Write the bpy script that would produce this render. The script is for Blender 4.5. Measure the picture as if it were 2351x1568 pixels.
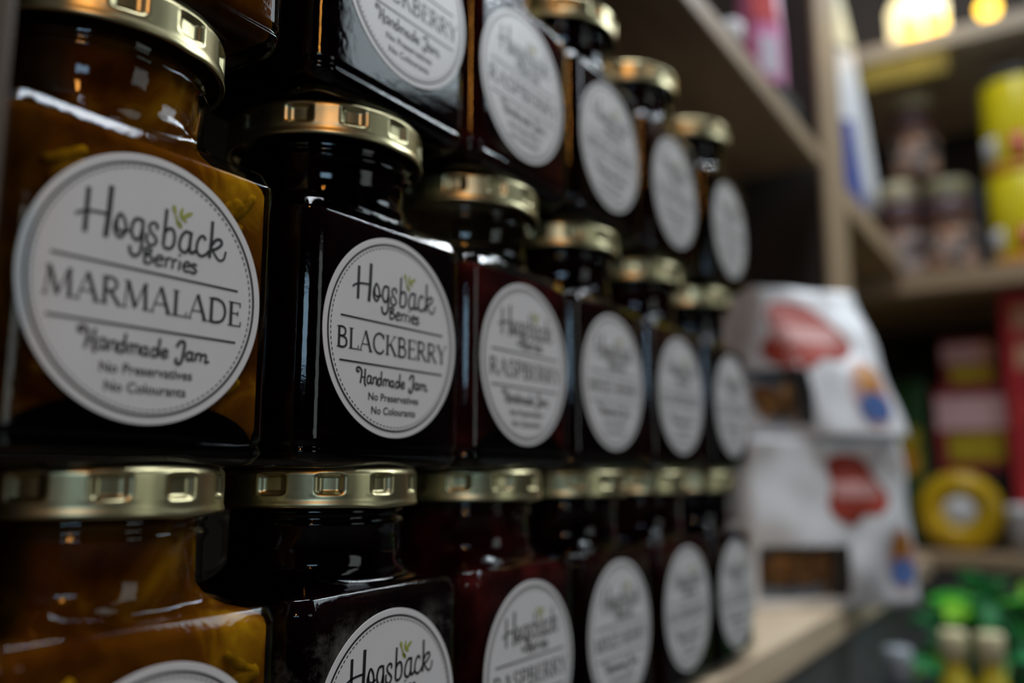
import bpy, bmesh, math, random
from mathutils import Vector, Matrix

# ---------------------------------------------------------------- scene reset
for o in list(bpy.data.objects):
    bpy.data.objects.remove(o, do_unlink=True)
SC = bpy.context.scene
COL = SC.collection
R = math.radians
# world axes: X runs along the row of jars (away to the right), Y goes into the shelf, Z is up.
# z = 0 is the underside of the middle row of jars, y = 0 the plane of the jar fronts.

# ---------------------------------------------------------------- camera
cam_d = bpy.data.cameras.new('camera')
cam = bpy.data.objects.new('camera', cam_d)
COL.objects.link(cam)
cam.location = (0.0, -0.1515, -0.00166)
_yaw, _pitch = R(32.852), R(8.807)
_dir = Vector((math.cos(_yaw)*math.cos(_pitch), math.sin(_yaw)*math.cos(_pitch), math.sin(_pitch)))
cam.rotation_euler = _dir.to_track_quat('-Z', 'Y').to_euler()
cam_d.sensor_fit = 'HORIZONTAL'
cam_d.sensor_width = 36.0
cam_d.lens = 36.0 * 1979.5 / 2351.0
cam_d.clip_start = 0.005
cam_d.clip_end = 50
cam_d.dof.use_dof = True
cam_d.dof.focus_distance = 0.206
cam_d.dof.aperture_fstop = 4.8
SC.camera = cam

# ---------------------------------------------------------------- world and lamps of the shop
world = bpy.data.worlds.new('world')
SC.world = world
world.use_nodes = True
world.node_tree.nodes['Background'].inputs[0].default_value = (0.55, 0.60, 0.70, 1)
world.node_tree.nodes['Background'].inputs[1].default_value = 0.004

def area_light(name, loc, target, sx, sy, power, color):
    d = bpy.data.lights.new(name, 'AREA')
    d.shape = 'RECTANGLE'
    d.size, d.size_y = sx, sy
    d.energy = power
    d.color = color
    o = bpy.data.objects.new(name, d)
    COL.objects.link(o)
    o.location = loc
    o.rotation_euler = (Vector(target) - Vector(loc)).to_track_quat('-Z', 'Y').to_euler()
    return o

# ceiling panel just above the aisle: most of the light on labels and shelf boards
area_light('ceiling_panel_light', (0.45, -0.30, 1.65), (0.48, -0.05, 0.0), 1.2, 0.30, 18.5, (0.87, 0.935, 1.0))
# hanging panel farther down the aisle: mirrored in the upper jars
area_light('aisle_panel_light', (1.25, -0.86, 0.98), (0.20, 0.0, 0.10), 0.42, 0.42, 2.6, (0.80, 0.93, 1.0))
# tube lamp over the corner shelving: the white streaks along the jar shoulders
area_light('tube_lamp_light', (1.24, -0.40, 0.93), (0.20, 0.0, 0.06), 0.62, 0.06, 4.0, (0.88, 0.95, 1.0))
# shop window behind the camera: the pale upright streaks on the jar corners
area_light('shop_window_light', (-1.81, -2.18, 0.66), (0.15, 0.0, 0.04), 0.95, 0.45, 7.5, (0.50, 0.76, 1.0))
# warm lamp behind and above the camera: orange glints on the lids
area_light('warm_lamp_light', (-0.56, -0.78, 0.74), (0.2, 0.0, 0.08), 0.08, 0.30, 1.6, (1.0, 0.42, 0.08))
# unseen added light: the pale band round the right side of each lid
area_light('added_lid_light', (0.62, -1.95, 0.30), (0.2, 0.0, 0.05), 0.50, 0.80, 1.6, (0.86, 0.96, 0.92))

SC.view_settings.view_transform = 'Standard'
SC.view_settings.look = 'None'
SC.view_settings.exposure = 0.0
SC.view_settings.gamma = 1.0
SC.view_settings.use_curve_mapping = False
SC.cycles.max_bounces = 8
SC.cycles.transparent_max_bounces = 16
SC.cycles.caustics_reflective = False
SC.cycles.caustics_refractive = False
SC.cycles.sample_clamp_indirect = 4.0

# ---------------------------------------------------------------- helpers
def tag(o, label=None, cat=None, group=None, kind=None):
    if label: o['label'] = label
    if cat: o['category'] = cat
    if group: o['group'] = group
    if kind: o['kind'] = kind
    return o

def empty(name, loc=(0, 0, 0), rz=0.0):
    o = bpy.data.objects.new(name, None)
    o.empty_display_size = 0.01
    COL.objects.link(o)
    o.location = loc
    o.rotation_euler = (0, 0, rz)
    return o

def mesh_data(name, verts, faces, mat, smooth=False):
    me = bpy.data.meshes.new(name)
    me.from_pydata([tuple(v) for v in verts], [], faces)
    me.update()
    if smooth:
        me.polygons.foreach_set('use_smooth', [True] * len(me.polygons))
    if mat: me.materials.append(mat)
    return me

def obj(name, me, parent=None, loc=(0, 0, 0), rot=(0, 0, 0)):
    o = bpy.data.objects.new(name, me)
    COL.objects.link(o)
    o.parent = parent
    o.location = loc
    o.rotation_euler = rot
    return o

def box_mesh(name, x0, x1, y0, y1, z0, z1, mat, bev=0.0015):
    bm = bmesh.new()
    bmesh.ops.create_cube(bm, size=1.0)
    for v in bm.verts:
        v.co = Vector(((x0+x1)/2 + v.co.x*(x1-x0), (y0+y1)/2 + v.co.y*(y1-y0), (z0+z1)/2 + v.co.z*(z1-z0)))
    if bev:
        bmesh.ops.bevel(bm, geom=list(bm.edges), offset=bev, segments=2, affect='EDGES', profile=0.6)
    me = bpy.data.meshes.new(name)
    bm.to_mesh(me); bm.free()
    me.materials.append(mat)
    return me

def box(name, x0, x1, y0, y1, z0, z1, mat, parent=None, bev=0.0015):
    return obj(name, box_mesh(name, x0, x1, y0, y1, z0, z1, mat, bev), parent)

def loft(rings, close_bottom=True, close_top=True):
    """rings: list of equally long lists of points -> verts, faces"""
    n = len(rings[0])
    V, F = [], []
    for r in rings: V += r
    for k in range(len(rings)-1):
        a, b = k*n, (k+1)*n
        for i in range(n):
            j = (i+1) % n
            F.append((a+i, a+j, b+j, b+i))
    if close_bottom:
        c = len(V); m = [sum(p[q] for p in rings[0])/n for q in range(3)]; V.append(m)
        F += [(c, (i+1) % n, i) for i in range(n)]
    if close_top:
        c = len(V); m = [sum(p[q] for p in rings[-1])/n for q in range(3)]; V.append(m)
        a = (len(rings)-1)*n
        F += [(c, a+i, a+(i+1) % n) for i in range(n)]
    return V, F

def lathe(name, prof, mat, parent=None, loc=(0, 0, 0), n=40, rot=(0, 0, 0)):
    rings = [[(r*math.cos(2*math.pi*i/n), r*math.sin(2*math.pi*i/n), z) for i in range(n)] for r, z in prof]
    V, F = loft(rings)
    return obj(name, mesh_data(name, V, F, mat, True), parent, loc, rot)

def smooth_line(pts, sub=5):
    if len(pts) < 3: return [tuple(p) for p in pts]
    P = [Vector(p) for p in pts]
    out = []
    for i in range(len(P)-1):
        p0 = P[i-1] if i else P[0]*2 - P[1]
        p1, p2 = P[i], P[i+1]
        p3 = P[i+2] if i+2 < len(P) else P[-1]*2 - P[-2]
        for k in range(sub):
            t = k/sub
            q = 0.5*((2*p1) + (p2-p0)*t + (2*p0-5*p1+4*p2-p3)*t*t + (3*p1-p0-3*p2+p3)*t**3)
            out.append((q.x, q.y))
    out.append((P[-1].x, P[-1].y))
    return out

def ribbon(V, F, pts, w, taper=False):
    """flat ribbon in (u, v), appended to V, F as 2-D points"""
    n = len(pts)
    b = len(V)
    for i, p in enumerate(pts):
        a = pts[max(0, i-1)]; c = pts[min(n-1, i+1)]
        d = Vector((c[0]-a[0], c[1]-a[1]))
        if d.length < 1e-9: d = Vector((1, 0))
        d.normalize()
        h = w/2
        if taper:
            t = i/(n-1)
            h *= 0.25 + 0.75*math.sin(math.pi*min(1.0, max(0.0, 0.08+0.84*t)))
        V.append((p[0]-d.y*h, p[1]+d.x*h)); V.append((p[0]+d.y*h, p[1]-d.x*h))
    for i in range(n-1):
        F.append((b+2*i, b+2*i+1, b+2*i+3, b+2*i+2))

# ---------------------------------------------------------------- materials
def new_mat(name):
    m = bpy.data.materials.new(name)
    m.use_nodes = True
    nt = m.node_tree
    p = nt.nodes['Principled BSDF']
    return m, nt, p

def plain(name, col, rough=0.5, metal=0.0, spec=0.5, vary=0.12, scale=60.0, bump=0.0, coat=0.0):
    m, nt, p = new_mat(name)
    tc = nt.nodes.new('ShaderNodeTexCoord')
    nz = nt.nodes.new('ShaderNodeTexNoise')
    nz.inputs['Scale'].default_value = scale
    nz.inputs['Detail'].default_value = 3
    nt.links.new(tc.outputs['Object'], nz.inputs['Vector'])
    rp = nt.nodes.new('ShaderNodeValToRGB')
    lo = [max(0, c*(1-vary)) for c in col]; hi = [min(1, c*(1+vary)) for c in col]
    rp.color_ramp.elements[0].position = 0.3; rp.color_ramp.elements[1].position = 0.7
    rp.color_ramp.elements[0].color = (*lo, 1); rp.color_ramp.elements[1].color = (*hi, 1)
    nt.links.new(nz.outputs['Fac'], rp.inputs['Fac'])
    nt.links.new(rp.outputs['Color'], p.inputs['Base Color'])
    p.inputs['Roughness'].default_value = rough
    p.inputs['Metallic'].default_value = metal
    p.inputs['Specular IOR Level'].default_value = spec
    p.inputs['Coat Weight'].default_value = coat
    if bump:
        b = nt.nodes.new('ShaderNodeBump')
        b.inputs['Strength'].default_value = bump
        b.inputs['Distance'].default_value = 0.001
        nt.links.new(nz.outputs['Fac'], b.inputs['Height'])
        nt.links.new(b.outputs['Normal'], p.inputs['Normal'])
    return m

def wood(name, c0, c1, along='X', rough=0.55):
    m, nt, p = new_mat(name)
    tc = nt.nodes.new('ShaderNodeTexCoord')
    mp = nt.nodes.new('ShaderNodeMapping')
    s = {'X': (6, 90, 90), 'Y': (90, 6, 90), 'Z': (90, 90, 6)}[along]
    mp.inputs['Scale'].default_value = s
    nt.links.new(tc.outputs['Object'], mp.inputs['Vector'])
    nz = nt.nodes.new('ShaderNodeTexNoise')
    nz.inputs['Scale'].default_value = 1.0
    nz.inputs['Detail'].default_value = 6
    nz.inputs['Roughness'].default_value = 0.6
    nz.inputs['Distortion'].default_value = 0.6
    nt.links.new(mp.outputs['Vector'], nz.inputs['Vector'])
    rp = nt.nodes.new('ShaderNodeValToRGB')
    rp.color_ramp.elements[0].position = 0.35; rp.color_ramp.elements[1].position = 0.68
    rp.color_ramp.elements[0].color = (*c0, 1); rp.color_ramp.elements[1].color = (*c1, 1)
    nt.links.new(nz.outputs['Fac'], rp.inputs['Fac'])
    nt.links.new(rp.outputs['Color'], p.inputs['Base Color'])
    p.inputs['Roughness'].default_value = rough
    b = nt.nodes.new('ShaderNodeBump')
    b.inputs['Strength'].default_value = 0.15
    b.inputs['Distance'].default_value = 0.001
    nt.links.new(nz.outputs['Fac'], b.inputs['Height'])
    nt.links.new(b.outputs['Normal'], p.inputs['Normal'])
    return m

def glass(name, dust=0.0):
    m, nt, p = new_mat(name)
    nt.nodes.remove(p)
    out = nt.nodes['Material Output']
    tr = nt.nodes.new('ShaderNodeBsdfTransparent')
    tr.inputs['Color'].default_value = (0.97, 0.98, 0.975, 1)
    gl = nt.nodes.new('ShaderNodeBsdfGlossy')
    gl.inputs['Roughness'].default_value = 0.04
    lw = nt.nodes.new('ShaderNodeLayerWeight')
    lw.inputs['Blend'].default_value = 0.5
    pw = nt.nodes.new('ShaderNodeMath'); pw.operation = 'POWER'; pw.inputs[1].default_value = 5.0
    nt.links.new(lw.outputs['Facing'], pw.inputs[0])
    ma = nt.nodes.new('ShaderNodeMath'); ma.operation = 'MULTIPLY_ADD'
    ma.inputs[1].default_value = 0.955; ma.inputs[2].default_value = 0.045
    nt.links.new(pw.outputs[0], ma.inputs[0])
    tc = nt.nodes.new('ShaderNodeTexCoord')
    nz = nt.nodes.new('ShaderNodeTexNoise')
    nz.inputs['Scale'].default_value = 420.0
    nz.inputs['Detail'].default_value = 4
    nt.links.new(tc.outputs['Object'], nz.inputs['Vector'])
    b = nt.nodes.new('ShaderNodeBump')
    b.inputs['Strength'].default_value = 0.08
    b.inputs['Distance'].default_value = 0.0005
    nt.links.new(nz.outputs['Fac'], b.inputs['Height'])
    nt.links.new(b.outputs['Normal'], gl.inputs['Normal'])
    mx = nt.nodes.new('ShaderNodeMixShader')
    nt.links.new(ma.outputs[0], mx.inputs['Fac'])
    nt.links.new(tr.outputs[0], mx.inputs[1])
    nt.links.new(gl.outputs[0], mx.inputs[2])
    # dust film that clings in patches
    df = nt.nodes.new('ShaderNodeBsdfDiffuse')
    df.inputs['Color'].default_value = (0.42, 0.40, 0.36, 1)
    n2 = nt.nodes.new('ShaderNodeTexNoise')
    n2.inputs['Scale'].default_value = 38.0
    n2.inputs['Detail'].default_value = 9
    n2.inputs['Roughness'].default_value = 0.75
    nt.links.new(tc.outputs['Object'], n2.inputs['Vector'])
    rp = nt.nodes.new('ShaderNodeValToRGB')
    rp.color_ramp.elements[0].position = 0.50; rp.color_ramp.elements[1].position = 0.72
    rp.color_ramp.elements[0].color = (0, 0, 0, 1)
    rp.color_ramp.elements[1].color = (dust, dust, dust, 1)
    nt.links.new(n2.outputs['Fac'], rp.inputs['Fac'])
    sp = nt.nodes.new('ShaderNodeSeparateXYZ')
    nt.links.new(tc.outputs['Object'], sp.inputs[0])
    mr = nt.nodes.new('ShaderNodeMapRange')                # dust stays on the flat front, below the shoulder
    mr.inputs['From Min'].default_value = 0.064; mr.inputs['From Max'].default_value = 0.058
    nt.links.new(sp.outputs['Z'], mr.inputs['Value'])
    mm = nt.nodes.new('ShaderNodeMath'); mm.operation = 'MULTIPLY'
    nt.links.new(mr.outputs[0], mm.inputs[0]); nt.links.new(rp.outputs['Color'], mm.inputs[1])
    m2 = nt.nodes.new('ShaderNodeMixShader')
    nt.links.new(mm.outputs[0], m2.inputs['Fac'])
    nt.links.new(mx.outputs[0], m2.inputs[1])
    nt.links.new(df.outputs[0], m2.inputs[2])
    nt.links.new(m2.outputs[0], out.inputs['Surface'])
    return m

def jam(name, cols, scale=70.0, sss=0.0):
    m, nt, p = new_mat(name)
    tc = nt.nodes.new('ShaderNodeTexCoord')
    nz = nt.nodes.new('ShaderNodeTexNoise')
    nz.inputs['Scale'].default_value = scale
    nz.inputs['Detail'].default_value = 4
    nz.inputs['Distortion'].default_value = 0.8
    nt.links.new(tc.outputs['Object'], nz.inputs['Vector'])
    rp = nt.nodes.new('ShaderNodeValToRGB')
    cr = rp.color_ramp
    while len(cr.elements) < len(cols): cr.elements.new(0.5)
    for i, (pos, c) in enumerate(cols):
        cr.elements[i].position = pos; cr.elements[i].color = (*c, 1)
    nt.links.new(nz.outputs['Fac'], rp.inputs['Fac'])
    nt.links.new(rp.outputs['Color'], p.inputs['Base Color'])
    p.inputs['Roughness'].default_value = 0.6
    p.inputs['Specular IOR Level'].default_value = 0.0
    if sss:
        p.inputs['Subsurface Weight'].default_value = sss
        p.inputs['Subsurface Radius'].default_value = (1.0, 0.45, 0.08)
        p.inputs['Subsurface Scale'].default_value = 0.008
    return m

def emit(name, col, strength):
    m, nt, p = new_mat(name)
    p.inputs['Base Color'].default_value = (*col, 1)
    p.inputs['Emission Color'].default_value = (*col, 1)
    p.inputs['Emission Strength'].default_value = strength
    return m

M_GLASS = glass('jar_glass', 0.004)
M_DUSTY = glass('dusty_jar_glass', 0.30)
M_JAM = {
    'marmalade': jam('marmalade_jam', [(0.36, (0.050, 0.013, 0.0010)), (0.54, (0.125, 0.040, 0.0022)), (0.66, (0.32, 0.145, 0.005)), (0.79, (0.62, 0.36, 0.010))], 46.0, 0.2),
    'blackberry': jam('blackberry_jam', [(0.35, (0.0012, 0.0004, 0.0008)), (0.7, (0.006, 0.0012, 0.0020))]),
    'raspberry': jam('raspberry_jam', [(0.38, (0.014, 0.0020, 0.0020)), (0.58, (0.036, 0.0050, 0.0048)), (0.78, (0.12, 0.018, 0.014))], 60.0),
    'mixed': jam('mixed_berry_jam', [(0.35, (0.003, 0.0010, 0.0012)), (0.7, (0.012, 0.0022, 0.0028))]),
    'dark_red': jam('dark_red_jam', [(0.35, (0.004, 0.0010, 0.0012)), (0.7, (0.022, 0.0026, 0.0032))]),
}
M_PEEL = plain('peel', (0.22, 0.105, 0.003), 0.6, vary=0.6, scale=320, spec=0.0)
M_PUNTSHADE = plain('punt_shadow_black', (0.0012, 0.0008, 0.0006), 0.6, spec=0.0)  # near-black colour stands in for the shade in the base hollow
M_LID = plain('gold_lid', (0.64, 0.57, 0.33), 0.33, metal=1.0, vary=0.05, scale=300, bump=0.02)
M_PAPER = plain('label_paper', (0.80, 0.79, 0.79), 0.38, spec=0.5, vary=0.02, scale=120)
M_INK = plain('label_ink', (0.012, 0.012, 0.014), 0.5, vary=0.1)
M_LEAFINK = plain('leaf_ink', (0.36, 0.40, 0.05), 0.5, vary=0.1)
M_WOOD = wood('shelf_wood', (0.345, 0.24, 0.142), (0.505, 0.368, 0.225), 'X')
M_WOODY = wood('shelf_wood_y', (0.345, 0.24, 0.142), (0.505, 0.368, 0.225), 'Y')
M_WOODZ = wood('upright_wood', (0.345, 0.24, 0.142), (0.505, 0.368, 0.225), 'Z')
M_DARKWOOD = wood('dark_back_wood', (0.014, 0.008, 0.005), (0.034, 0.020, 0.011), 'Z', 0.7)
M_STAIN = wood('stained_side_wood', (0.068, 0.038, 0.019), (0.115, 0.066, 0.034), 'Z')
M_COUNTER = wood('counter_wood', (0.64, 0.485, 0.325), (0.84, 0.68, 0.48), 'X')
M_GREY = plain('charcoal_panel', (0.150, 0.155, 0.158), 0.6, vary=0.08)

# pen strokes of the label print: (width, points), millimetres from the label centre
S_BRAND = [(0.79, [(-14.7, 16.98), (-14.74, 14.61), (-14.79, 12.4), (-14.86, 8.26)]), (0.91, [(-10.15, 18.47), (-10.26, 15.49), (-10.35, 12.76), (-10.71, 8.18)]), (0.47, [(-16.88, 11.16), (-16.31, 11.65), (-15.23, 12.14), (-13.91, 12.48), (-12.12, 12.67), (-10.53, 12.7)]), (0.54, [(-8.34, 12.74), (-8.71, 12.11), (-9.04, 10.93), (-8.76, 9.54), (-7.74, 8.84), (-6.96, 9.7), (-6.65, 11.03), (-7.05, 12.57), (-7.9, 13.46), (-8.5, 12.63), (-8.6, 11.49), (-8.33, 10.42), (-7.43, 10.06), (-5.93, 10.6)]), (0.59, [(-3.27, 13.39), (-4.7, 13.2), (-5.41, 11.58), (-5.27, 9.99), (-4.34, 9.1), (-3.52, 9.8), (-3.09, 11.34)]), (0.59, [(-3.08, 13.54), (-3.03, 10.37), (-3.1, 7.92), (-3.42, 6.58), (-4.35, 5.85), (-5.32, 6.28), (-5.65, 7.7)]), (0.52, [(0.11, 12.23), (0.08, 13.22), (-0.84, 13.43), (-1.62, 12.58), (-1.22, 11.5), (-0.22, 10.61), (0.15, 9.77), (-0.7, 8.77), (-1.81, 9.11), (-2.08, 10.13), (-1.94, 11.08)]), (0.62, [(2.09, 17.08), (1.93, 13.55), (1.7, 9.29)]), (0.58, [(1.87, 12.05), (2.9, 13.13), (3.92, 12.87), (4.26, 11.3), (3.93, 9.65), (2.96, 8.91), (1.71, 9.07)]), (0.58, [(7.89, 13.41), (6.72, 13.32), (5.78, 11.98), (5.46, 10.16), (6.06, 9.12), (7.09, 9.08), (8.03, 10.59)]), (0.64, [(8.19, 13.66), (7.97, 11.25), (8.01, 9.49), (8.69, 9.31), (9.54, 9.9)]), (0.55, [(11.79, 12.67), (11.24, 13.43), (10.32, 13.01), (9.67, 11.37), (9.81, 9.69), (10.88, 9.08), (12.07, 9.72), (12.8, 10.61)]), (0.66, [(13.3, 17.26), (13.23, 13.18), (12.94, 9.09)]), (0.57, [(13.1, 11.6), (14.42, 13.38), (15.65, 13.56), (15.86, 12.67), (14.6, 11.47), (13.39, 10.96)]), (0.45, [(13.6, 11.0), (14.63, 9.7), (15.6, 9.07), (16.64, 9.62), (17.1, 11.4)]), (0.51, [(-2.21, 8.07), (-2.24, 5.01)]), (0.47, [(-2.26, 7.98), (-1.17, 7.95), (-0.86, 7.39), (-2.1, 6.66), (-0.76, 6.43), (-0.54, 5.6), (-1.44, 4.94), (-2.41, 5.02)]), (0.43, [(0.31, 5.97), (1.88, 6.43), (1.49, 7.06), (0.63, 6.86), (0.12, 5.83), (0.63, 4.99), (1.91, 5.28)]), (0.44, [(2.74, 7.06), (2.52, 4.91)]), (0.4, [(2.58, 6.34), (3.19, 6.96), (3.87, 6.94)]), (0.44, [(4.25, 7.04), (4.08, 4.91)]), (0.4, [(4.14, 6.41), (4.71, 6.95), (5.27, 6.95)]), (0.45, [(5.9, 6.97), (5.65, 4.93)]), (0.58, [(5.67, 8.27), (5.7, 7.91)]), (0.45, [(6.78, 5.98), (8.24, 6.37), (7.97, 7.0), (7.19, 6.92), (6.65, 5.91), (7.24, 5.05), (8.3, 5.27)]), (0.46, [(9.96, 6.75), (9.14, 6.96), (8.76, 6.4), (9.56, 5.93), (9.83, 5.38), (9.06, 4.98), (8.3, 5.24)]), (0.45, [(-20.91, 3.23), (20.72, 3.21)])]
S_LEAF = [(0.36, [(5.8, 13.91), (4.74, 15.24), (4.02, 16.7)]), (0.62, [(3.59, 18.3), (3.79, 17.49), (4.12, 16.63)]), (0.59, [(5.77, 18.17), (5.47, 16.97), (5.93, 16.05), (6.93, 15.47)]), (0.59, [(8.18, 17.66), (7.02, 16.98), (6.13, 16.26)]), (0.67, [(4.41, 15.18), (5.15, 14.55), (5.8, 13.91)])]
S_HAND = [(0.5, [(-20.95, -8.17), (20.66, -8.22)]), (0.61, [(-13.58, -10.49), (-14.45, -10.42), (-14.53, -9.69), (-13.62, -9.46), (-12.73, -10.21), (-12.79, -11.62), (-13.13, -13.41)]), (0.62, [(-11.41, -9.57), (-11.48, -11.69), (-11.55, -13.11), (-11.07, -14.07)]), (0.36, [(-12.81, -11.78), (-11.47, -11.85)]), (0.52, [(-9.4, -11.26), (-10.29, -11.38), (-10.6, -12.62), (-10.13, -13.28), (-9.47, -12.88), (-9.15, -11.68)]), (0.53, [(-9.05, -11.16), (-9.14, -12.89), (-8.59, -13.29)]), (0.53, [(-8.21, -11.39), (-8.32, -13.27)]), (0.48, [(-8.3, -12.11), (-7.52, -11.42), (-7.02, -11.79), (-7.13, -13.12), (-6.79, -13.3)]), (0.54, [(-5.38, -11.78), (-6.15, -11.64), (-6.57, -12.67), (-6.24, -13.45), (-5.55, -13.25), (-5.2, -11.93)]), (0.59, [(-5.12, -9.65), (-5.2, -11.93), (-5.21, -13.37)]), (0.54, [(-4.26, -11.53), (-4.38, -13.54)]), (0.49, [(-4.36, -12.16), (-3.7, -11.58), (-3.28, -12.0), (-3.39, -13.46)]), (0.5, [(-3.31, -12.13), (-2.61, -11.61), (-2.13, -12.0), (-2.21, -13.44)]), (0.55, [(-0.5, -11.86), (-1.32, -11.89), (-1.63, -12.85), (-1.21, -13.4), (-0.53, -13.03)]), (0.56, [(-0.28, -11.69), (-0.4, -13.21), (0.06, -13.46)]), (0.56, [(1.83, -11.96), (1.03, -11.82), (0.58, -12.77), (0.95, -13.47), (1.65, -13.26), (2.03, -12.11)]), (0.62, [(2.35, -9.65), (2.19, -11.89), (2.07, -13.42)]), (0.51, [(2.99, -12.71), (4.15, -12.4), (3.97, -11.77), (3.16, -11.93), (2.83, -12.89), (3.4, -13.48), (4.49, -13.03)]), (0.7, [(6.29, -10.93), (7.02, -9.74), (8.07, -9.86), (7.95, -11.81), (7.62, -13.56), (6.97, -14.36), (6.23, -13.99), (6.34, -13.13)]), (0.59, [(9.8, -11.61), (8.96, -11.72), (8.68, -12.72), (9.13, -13.33), (9.77, -12.95)]), (0.59, [(10.14, -11.4), (9.97, -13.04), (10.42, -13.33)]), (0.6, [(11.03, -11.54), (10.87, -13.34)]), (0.54, [(10.98, -12.16), (11.72, -11.64), (12.22, -12.03), (12.07, -13.33)]), (0.55, [(12.18, -12.14), (13.04, -11.72), (13.5, -12.14), (13.28, -13.32), (14.29, -13.06)])]
# ---------------------------------------------------------------- the setting
def struct(name, me):
    o = obj(name, me); o['kind'] = 'structure'; return o
struct('floor', box_mesh('floor', -3.0, 1.60, -3.5, 0.33, -0.95, -0.90, plain('floor_dark', (0.10, 0.09, 0.08), 0.5, vary=0.2), 0))
struct('wall_back', box_mesh('wall_back', -1.2, 1.60, 0.30, 0.33, -0.90, 1.2, plain('wall_dark', (0.020, 0.018, 0.016), 0.8), 0))
struct('wall_right', box_mesh('wall_right', 1.50, 1.60, -1.6, 0.30, -0.90, 1.2, plain('wall_dark_side', (0.020, 0.018, 0.016), 0.8), 0))

# ---------------------------------------------------------------- shelving
SH = tag(empty('display_shelf', (0, 0, 0)), 'pale wooden display shelf holding the stacked jam jars and paper bags', 'shelf')
box('bottom_board', 0.064, 1.148, 0.000, 0.290, -0.119, -0.098, M_COUNTER, SH)
box('top_board', 0.064, 0.742, 0.010, 0.290, 0.261, 0.278, M_WOOD, SH)
box('corner_board', 0.838, 1.148, 0.010, 0.290, 0.247, 0.272, M_WOOD, SH)
box('side_panel', 0.044, 0.0628, -0.020, 0.290, -0.300, 0.700, M_STAIN, SH)
box('upright_post', 0.752, 0.837, 0.010, 0.0135, -0.098, 0.900, M_WOODZ, SH, 0.0005)
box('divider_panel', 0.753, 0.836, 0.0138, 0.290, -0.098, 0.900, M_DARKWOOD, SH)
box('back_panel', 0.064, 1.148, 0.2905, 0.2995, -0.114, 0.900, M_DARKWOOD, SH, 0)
box('plinth_panel', 0.064, 1.148, 0.008, 0.018, -0.600, -0.1195, M_GREY, SH)

CS = tag(empty('corner_shelf', (1.15, -0.2, -0.1)), 'wooden shelving on the far right wall with jars, tins and yellow lights', 'shelf')
def cbox(name, x0, x1, y0, y1, z0, z1, mat):
    return box(name, x0-1.15, x1-1.15, y0+0.2, y1+0.2, z0+0.1, z1+0.1, mat, CS)
cbox('lower_board', 1.150, 1.480, -0.70, 0.290, -0.109, -0.0925, M_WOODY)
cbox('middle_board', 1.150, 1.480, -0.70, 0.290, 0.222, 0.2465, M_WOODY)
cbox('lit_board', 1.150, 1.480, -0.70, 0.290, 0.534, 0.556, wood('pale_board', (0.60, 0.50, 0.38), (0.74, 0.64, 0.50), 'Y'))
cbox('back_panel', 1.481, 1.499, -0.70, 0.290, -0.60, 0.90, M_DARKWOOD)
cbox('plinth_panel', 1.164, 1.178, -0.70, 0.290, -0.60, -0.1095, M_GREY)
cbox('olive_strip', 1.152, 1.160, -0.060, 0.045, 0.500, 0.5338, plain('strip_olive', (0.46, 0.34, 0.045), 0.5, vary=0.25, scale=30))  # plain olive strip under the front of the board
LG = tag(empty('low_ledge', (0.93, -0.2, -0.345)), 'grey ledge carrying the green plant and small bottles', 'ledge')
box('ledge_board', -0.23, 0.23, -0.20, 0.20, 0.0, 0.015, M_GREY, LG)

# ---------------------------------------------------------------- jar meshes
HW, HD, CY = 0.033, 0.028, 0.028
NSEG = 72
def rrect(hw, hd, r, n=NSEG):
    """n points round a rounded rectangle, ordered by angle, the corners well sampled"""
    q = n//4
    pts = []
    for k in range(4):
        sx, sy = ((1, 1), (-1, 1), (-1, -1), (1, -1))[k]
        cx, cy = sx*(hw-r), sy*(hd-r)
        a0 = k*math.pi/2
        na = q-4
        for i in range(na):
            a = a0 + (math.pi/2)*i/(na-1)
            pts.append((cx + r*math.cos(a), cy + r*math.sin(a)))
        # four points along the straight to the next corner
        nx, ny = ((-1, 1), (-1, -1), (1, -1), (1, 1))[k]
        e = pts[-1]
        b = (nx*(hw-r) + r*math.cos(a0+math.pi/2), ny*(hd-r) + r*math.sin(a0+math.pi/2))
        for i in range(1, 5):
            t = i/5
            pts.append((e[0]*(1-t)+b[0]*t, e[1]*(1-t)+b[1]*t))
    return pts

def jar_ring(z, inset=0.0, blend=0.0, rad=0.0243, r=0.007):
    base = rrect(HW-inset, HD-inset, max(0.002, r-inset*0.5))
    out = []
    for x, y in base:
        a = math.atan2(y, x)
        out.append((x*(1-blend)+rad*math.cos(a)*blend, y*(1-blend)+rad*math.sin(a)*blend + CY, z))
    return out

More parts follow.
